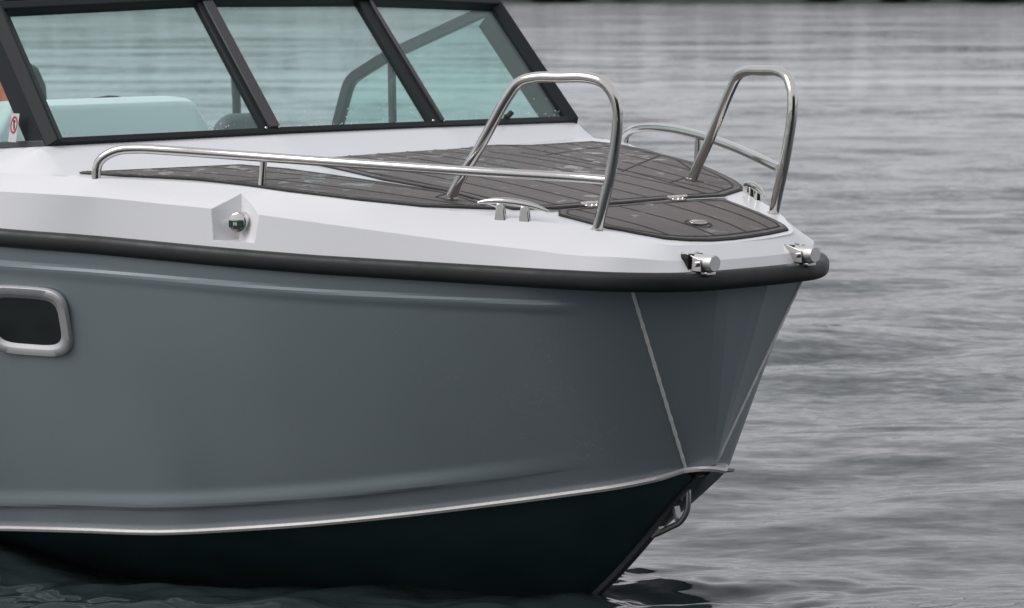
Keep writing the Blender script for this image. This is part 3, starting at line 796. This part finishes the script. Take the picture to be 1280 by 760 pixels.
# ------------------------------------------------------------------ person at the helm (only a sliver shows behind the side window)
def person():
    px, py, z0 = -3.03, -.945, .56
    root = bpy.data.objects.new('person', None); link(root); root.location = (px, py, z0)
    root['label'] = 'person in orange jacket and dark vest standing behind the side window at far left'; root['category'] = 'person'
    J = [((0, 0, .93), .125, -1), ((0, 0, 1.10), .135, 0), ((0, 0, 1.30), .155, 1), ((0, 0, 1.43), .105, 2), ((.01, 0, 1.52), .055, 3), ((.02, 0, 1.60), .07, 4), ((.03, 0, 1.68), .094, 5), ((.02, 0, 1.745), .06, 6)]
    for s in (-1, 1):
        b = len(J)
        J += [((0, s * .19, 1.41), .062, 3), ((.03, s * .235, 1.26), .052, b), ((.05, s * .245, 1.13), .044, b + 1), ((.17, s * .225, 1.04), .036, b + 2), ((.28, s * .20, .985), .028, b + 3), ((.33, s * .19, .965), .030, b + 4), ((.365, s * .185, .955), .026, b + 5)]
        h = len(J)
        J += [((0, s * .09, .86), .098, 0), ((.01, s * .10, .65), .076, h), ((.015, s * .105, .49), .06, h + 1), ((-.005, s * .11, .30), .055, h + 2), ((-.02, s * .11, .10), .040, h + 3), ((.02, s * .115, .045), .04, h + 4), ((.12, s * .13, .035), .036, h + 5)]
        f = b + 6
        for k, (oy, ln_) in enumerate(((-.024, .062), (-.008, .070), (.008, .066), (.023, .052))):
            q = len(J); J += [((.395, s * .185 + oy, .955), .010, f), ((.395 + ln_ * .6, s * .185 + oy * 1.1, .945), .0092, q), ((.395 + ln_, s * .185 + oy * 1.1, .925), .0082, q + 1)]
        q = len(J); J += [((.345, s * .185 - s * .036, .955), .011, b + 5), ((.375, s * .185 - s * .055, .945), .0095, q)]
    me = bpy.data.meshes.new('body'); me.from_pydata([j[0] for j in J], [(j[2], i) for i, j in enumerate(J) if j[2] >= 0], [])
    o = link(bpy.data.objects.new('body', me), root)
    sk_ = o.modifiers.new('skin', 'SKIN'); su = o.modifiers.new('sub', 'SUBSURF'); su.levels = 2; su.render_levels = 2
    for i, j in enumerate(J):
        me.skin_vertices[0].data[i].radius = (j[1], j[1] * (1.28 if i in (0, 1, 2) else 1)); me.skin_vertices[0].data[i].use_root = (i == 0)
    dg = bpy.context.evaluated_depsgraph_get(); me2 = bpy.data.meshes.new_from_object(o.evaluated_get(dg)); o.modifiers.clear(); o.data = me2
    me2.materials.clear()
    for k in ('skin', 'orange', 'trouser'): me2.materials.append(M[k])
    for p in me2.polygons:
        c = p.center; p.use_smooth = True
        p.material_index = 0 if (c.z > 1.50 or c.x > .29) else (1 if c.z > .90 else 2)
    hd = Vector((.03, 0, 1.68))
    hr = MB(); vs = []
    hr.ball(hd + Vector((-.022, 0, .03)), .103, 20, 0, (1, .92, 1)); hr.build('hair', M['hair'], root)
    for s in (-1, 1):
        e_ = MB(); e_.ball(hd + Vector((.085, s * .033, .012)), .009, 10); e_.build('eye', M['dark'], root)
        e_ = MB(); e_.ball(hd + Vector((.0, s * .092, -.005)), .024, 10, 0, (.7, .35, 1.1)); e_.build('ear', M['skin'], root)
    e_ = MB(); e_.ball(hd + Vector((.098, 0, -.012)), .016, 10, 0, (1, .8, 1.5)); e_.build('nose', M['skin'], root)
    e_ = MB(); e_.ball(hd + Vector((.082, 0, -.05)), .018, 10, 0, (.5, 1.1, .3)); e_.build('mouth', M['red'], root)
    ve = MB(); n = 28; vs = []
    for (z, rx, ry) in ((.96, .15, .19), (1.05, .152, .195), (1.2, .165, .21), (1.32, .168, .21), (1.40, .13, .17), (1.46, .085, .10)):
        for j in range(n):
            a = 2 * PI * j / n; vs.append((rx * math.cos(a), ry * math.sin(a), z))
    ve.add(vs, [(i * n + j, i * n + (j + 1) % n, (i + 1) * n + (j + 1) % n, (i + 1) * n + j) for i in range(5) for j in range(n)])
    ve.build('vest', M['seat'], root)
    for s in (-1, 1):
        b = MB(); b.ball((.05, s * .12, .035), .06, 16, 0, (2.2, .9, .8)); b.build('shoe', M['dark'], root)
person()

# ------------------------------------------------------------------ camera
F_PX = 4000.0
CAMP = Vector((7.16286, -7.28663, 1.97280)); YAW = R(137.67768874); PITCH = math.atan(388 / F_PX)
dv = Vector((math.cos(YAW) * math.cos(PITCH), math.sin(YAW) * math.cos(PITCH), -math.sin(PITCH))); rv = Vector((math.sin(YAW), -math.cos(YAW), 0)); uv = rv.cross(dv)
cam = bpy.data.cameras.new('camera'); co = link(bpy.data.objects.new('camera', cam)); cam.sensor_width = 36; cam.lens = F_PX / 1280 * 36
co.matrix_world = Matrix(((rv.x, uv.x, -dv.x, CAMP.x), (rv.y, uv.y, -dv.y, CAMP.y), (rv.z, uv.z, -dv.z, CAMP.z), (0, 0, 0, 1)))
cam.clip_end = 20000; cam.clip_start = .1
cam.dof.use_dof = True; cam.dof.focus_distance = 10.2; cam.dof.aperture_fstop = 7.1
scene.camera = co

# ------------------------------------------------------------------ water
CHOP = .0078
RIDGE = .045
RIPPLE = ((.20, 3, .26), (1.5, 3, .16), (7.0, 3, .28), (24.0, 3, .28))      # noise scale, detail, slope
def water():
    # polar sheet about the near quay: fine where the photo looks, coarse elsewhere, out to the far shore and beyond
    ca = math.atan2(dv.y, dv.x)
    ang = np.r_[np.linspace(ca - R(15), ca + R(15), 460), np.linspace(ca + R(15), ca + R(345), 120)[1:-1]]
    rad = [1.2]
    while rad[-1] < 9000:
        r = rad[-1]
        rad.append(r + ((max(.014, .0019 * r) if r < 16 else .0030 * r) if 7 < r < 60 else (.10 if r <= 7 else .022 * r)))
    rad = np.array(rad)
    A, Rr = np.meshgrid(ang, rad); X = CAMP.x + Rr * np.cos(A); Y = CAMP.y + Rr * np.sin(A)
    dr = np.gradient(rad)[:, None] * np.ones_like(A)
    Z = np.zeros_like(X)
    base = ca + PI + .12
    near_h = np.exp(-((Y + 1.5) / .9) ** 2) / (1 + np.exp((X - .3) / .3)); near_b = np.exp(-((X - .05) ** 2 + (Y + .35) ** 2) / .8)
    chop = 1 + 2.2 * near_h + 3 * near_b     # lapping along the hull
    for i in range(90):
        lam = .22 * (14 / .22) ** (rng.random() ** 1.25); th = base + rng.normal(0, .45); k = 2 * PI / lam
        amp = .0060 * lam ** .82 * (1 if lam < 3 else (3 / lam) ** .9) * (.5 + rng.random()) * (.14 if lam < 1.2 else .39)
        ph = rng.random() * 2 * PI
        q = k * (X * math.cos(th) + Y * math.sin(th)) + ph
        w = np.clip((lam / (2.6 * dr) - .9) / 1.0, 0, 1)
        wob = .9 * np.sin(k * .13 * (X * math.sin(th) - Y * math.cos(th)) + ph * 3)
        s = np.sin(q + wob)
        if lam < .9: w = w * chop
        Z += amp * w * (s + .22 * np.cos(2 * (q + wob)))
    mask = np.clip(.75 * near_h + near_b, 0, 1)
    for i in range(44):                          # short steep chop thrown back by the hull
        lam = .11 + .32 * rng.random() ** 1.4; th = base + rng.normal(0, .7); k = 2 * PI / lam; ph = rng.random() * 2 * PI
        q = k * (X * math.cos(th) + Y * math.sin(th)) + ph + .8 * np.sin(.21 * k * (X * math.sin(th) - Y * math.cos(th)) + 2 * ph)
        Z += CHOP * lam * mask * (np.sin(q) + .25 * np.cos(2 * q)) * (.4 + rng.random())
    Z += .012
    # bow wave lapping the chine on the left
    Z += .175 * np.exp(-(((X + 2.5) / np.where(X > -2.5, .45, 1.5)) ** 2 + ((Y + 1.28 - .06 * (X + 2.5)) / .40) ** 2))
    n, m = X.shape
    V = np.stack([X, Y, Z], -1).reshape(-1, 3)
    idx = np.arange(n * m).reshape(n, m); nx = np.roll(idx, -1, axis=1)
    Fq = np.stack([idx[:-1], nx[:-1], nx[1:], idx[1:]], -1).reshape(-1, 4)
    me = bpy.data.meshes.new('water')
    me.vertices.add(len(V)); me.vertices.foreach_set('co', V.ravel())
    me.loops.add(len(Fq) * 4); me.loops.foreach_set('vertex_index', Fq.ravel())
    me.polygons.add(len(Fq)); me.polygons.foreach_set('loop_start', np.arange(len(Fq)) * 4)
    me.update(calc_edges=True); me.polygons.foreach_set('use_smooth', [True] * len(Fq))
    mt = bpy.data.materials.new('lake_water'); nt, b = nodes(mt); me.materials.append(mt)
    b.inputs['Base Color'].default_value = (.026, .038, .040, 1); b.inputs['Roughness'].default_value = .06; b.inputs['IOR'].default_value = 1.333
    tc = nt.nodes.new('ShaderNodeTexCoord'); geo = nt.nodes.new('ShaderNodeNewGeometry')
    def vm(op, a, b_=None, scale=None):
        q = nt.nodes.new('ShaderNodeVectorMath'); q.operation = op
        for k, v in enumerate((a, b_)):
            if v is None: continue
            if isinstance(v, tuple): q.inputs[k].default_value = v
            else: nt.links.new(v, q.inputs[k])
        if scale is not None:
            if isinstance(scale, float): q.inputs['Scale'].default_value = scale
            else: nt.links.new(scale, q.inputs['Scale'])
        return q.outputs[0]
    def noise(sc, det, dist, st=(1.0, .42, 1)):
        mp = nt.nodes.new('ShaderNodeMapping'); mp.inputs['Scale'].default_value = st
        ro_ = nt.nodes.new('ShaderNodeMapping'); ro_.inputs['Rotation'].default_value = (0, 0, -base)      # turn first, then stretch along the crests
        nt.links.new(tc.outputs['Object'], ro_.inputs['Vector']); nt.links.new(ro_.outputs[0], mp.inputs['Vector'])
        q = nt.nodes.new('ShaderNodeTexNoise'); q.inputs['Scale'].default_value = sc; q.inputs['Detail'].default_value = det; q.inputs['Distortion'].default_value = dist
        nt.links.new(mp.outputs[0], q.inputs['Vector']); return q
    # wind: calm and ruffled patches decide how steep the small ripples are
    wp = noise(.11, 4, .8, (1.0, .3, 1)); wr = nt.nodes.new('ShaderNodeMapRange'); wr.inputs[1].default_value = .35; wr.inputs[2].default_value = .65; wr.inputs[3].default_value = .45; wr.inputs[4].default_value = 1.15
    nt.links.new(wp.outputs['Fac'], wr.inputs[0])
    acc = None
    for (sc, det, amp) in RIPPLE:
        v = vm('SUBTRACT', noise(sc, det, .5).outputs['Color'], (.5, .5, .5)); v = vm('MULTIPLY', v, (amp, amp, 0))
        acc = v if acc is None else vm('ADD', acc, v)
    acc = vm('SCALE', acc, None, wr.outputs[0])
    rd = noise(1.0, 5, .7, (1.0, .22, 1)); rd.noise_type = 'RIDGED_MULTIFRACTAL'; rd.inputs['Scale'].default_value = 1.5
    p2 = noise(.33, 2, .5, (1.0, .35, 1)); pr2 = nt.nodes.new('ShaderNodeMapRange'); pr2.inputs[1].default_value = .46; pr2.inputs[2].default_value = .62; pr2.inputs[3].default_value = .06; pr2.inputs[4].default_value = 1.0
    nt.links.new(p2.outputs['Fac'], pr2.inputs[0])
    bh = nt.nodes.new('ShaderNodeMath'); bh.operation = 'MULTIPLY'; nt.links.new(rd.outputs['Fac'], bh.inputs[0]); nt.links.new(pr2.outputs[0], bh.inputs[1])
    bmp = nt.nodes.new('ShaderNodeBump'); bmp.inputs['Distance'].default_value = RIDGE; nt.links.new(bh.outputs[0], bmp.inputs['Height'])
    nrm = vm('NORMALIZE', vm('ADD', bmp.outputs[0], acc))
    nt.links.new(nrm, b.inputs['Normal'])
    o = link(bpy.data.objects.new('water', me)); o['kind'] = 'structure'; o['label'] = 'rippled grey lake water under an overcast sky'
    return o
water()

# ------------------------------------------------------------------ far shore and its wood
def shore():
    M['bank'] = mat('shade_bank_earth', (.05, .05, .04), .9, var=.3, vscale=.05); M['wood'] = mat('dark_conifer_foliage', (.018, .030, .022), .8, var=.5, vscale=.4)
    ca = math.atan2(dv.y, dv.x); vs = []; fs = []; n = 360
    for i in range(n):
        a = 2 * PI * i / n; r0 = 735 + 25 * math.sin(a * 7 + 1) + 12 * math.sin(a * 19)
        for (r, z) in ((r0, -1.0), (r0 + 5, .9), (r0 + 110, 12), (r0 + 400, 13 + 2 * math.sin(a * 5)), (r0 + 900, 18)): vs.append((CAMP.x + r * math.cos(a), CAMP.y + r * math.sin(a), z))
    for i in range(n):
        for j in range(4): fs.append((i * 5 + j, i * 5 + j + 1, ((i + 1) % n) * 5 + j + 1, ((i + 1) % n) * 5 + j))
    o = mesh_obj('far_shore', vs, fs, M['wood']); o['kind'] = 'structure'; o['label'] = 'low dark shoreline across the lake'
    def conifer(w, c, h, rr_):
        v = []; k = 7
        for (t, q) in ((-.02, .5), (.10, 1), (.4, .72), (.42, .85), (.7, .4), (.72, .5)):
            for j in range(k): g = 2 * PI * j / k + random.random() * .5; v.append(c + Vector((rr_ * q * math.cos(g), rr_ * q * math.sin(g), h * t + random.uniform(-.3, .3))))
        v.append(c + Vector((0, 0, h)))
        w.add(v, [(s * k + j, s * k + (j + 1) % k, (s + 1) * k + (j + 1) % k, (s + 1) * k + j) for s in range(5) for j in range(k)] + [(5 * k + j, 5 * k + (j + 1) % k, 6 * k) for j in range(k)])
    w = MB()
    for i in range(6500):
        a = random.random() * 2 * PI; r0 = 735 + 25 * math.sin(a * 7 + 1) + 12 * math.sin(a * 19)
        dd = 4 + 100 * random.random() ** 1.3; r = r0 + dd
        conifer(w, Vector((CAMP.x + r * math.cos(a), CAMP.y + r * math.sin(a), .4 + dd * .105)), random.uniform(3.0, 5.5), random.uniform(2.4, 4.2))
    o = mesh_obj('far_forest', w.v, w.f, M['wood'], smooth=False); o['kind'] = 'stuff'; o['label'] = 'dark conifer wood along the far shore'
    # unseen bank and trees, added to block low sky and darken the bow plates
    w = MB(); bv = []; bf = []; m = 60
    for i in range(m + 1):
        a = R(-54 + 62 * i / m)
        for (r, z) in ((43, -.8), (44, .5), (50, 1.6), (90, 4)): bv.append((r * math.cos(a), r * math.sin(a), z))
    for i in range(m):
        for j in range(3): bf.append((i * 4 + j, i * 4 + j + 1, (i + 1) * 4 + j + 1, (i + 1) * 4 + j))
    o = mesh_obj('added_shade_bank', bv, bf, M['bank']); o['kind'] = 'structure'; o['label'] = 'unseen bank added to darken the bow'
    for i in range(260):
        a = R(-52 + 58 * random.random()); r = 46 + 22 * random.random() ** 1.5
        conifer(w, Vector((r * math.cos(a), r * math.sin(a), .6 + (r - 44) * .08)), random.uniform(17, 23), random.uniform(2.2, 3.6))
    o = mesh_obj('added_shade_trees', w.v, w.f, M['wood'], smooth=False); o['kind'] = 'stuff'; o['label'] = 'unseen tall conifers added to darken the bow'
shore()

# ------------------------------------------------------------------ light
SUN_EL, SUN_AZ = R(42), R(-112)      # direction the light comes from (azimuth from +x)
wd = bpy.data.worlds.new('World'); scene.world = wd; wd.use_nodes = True; nt = wd.node_tree; bg = nt.nodes['Background']
sky = nt.nodes.new('ShaderNodeTexSky'); sky.sky_type = 'NISHITA'; sky.sun_disc = False; sky.sun_elevation = SUN_EL; sky.sun_rotation = PI / 2 - SUN_AZ
sky.air_density = 1.6; sky.dust_density = 4.0; sky.ozone_density = 1.0
hs = nt.nodes.new('ShaderNodeHueSaturation'); hs.inputs['Saturation'].default_value = .16
nt.links.new(sky.outputs[0], hs.inputs['Color']); cl_ = nt.nodes.new('ShaderNodeMix'); cl_.data_type = 'RGBA'; cl_.inputs['Factor'].default_value = .88     # closed cloud cover over the clear sky
cl_.inputs['B'].default_value = (6.3, 6.36, 6.75, 1); nt.links.new(hs.outputs[0], cl_.inputs['A']); nt.links.new(cl_.outputs['Result'], bg.inputs['Color']); bg.inputs['Strength'].default_value = .12
sl_ = bpy.data.lights.new('sun', 'SUN'); sl_.energy = 1.5; sl_.angle = R(35); sl_.color = (1, .97, .94)
so_ = link(bpy.data.objects.new('sun', sl_))
ld = Vector((math.cos(SUN_EL) * math.cos(SUN_AZ), math.cos(SUN_EL) * math.sin(SUN_AZ), math.sin(SUN_EL)))
so_.rotation_euler = ld.to_track_quat('Z', 'Y').to_euler(); so_.location = (0, 0, 30)
scene.view_settings.view_transform = 'Standard'; scene.view_settings.look = 'None'; scene.view_settings.gamma = 1; scene.view_settings.exposure = 0.0
scene.render.engine = 'CYCLES'
scene.cycles.max_bounces = 10; scene.cycles.transparent_max_bounces = 16; scene.cycles.glossy_bounces = 6
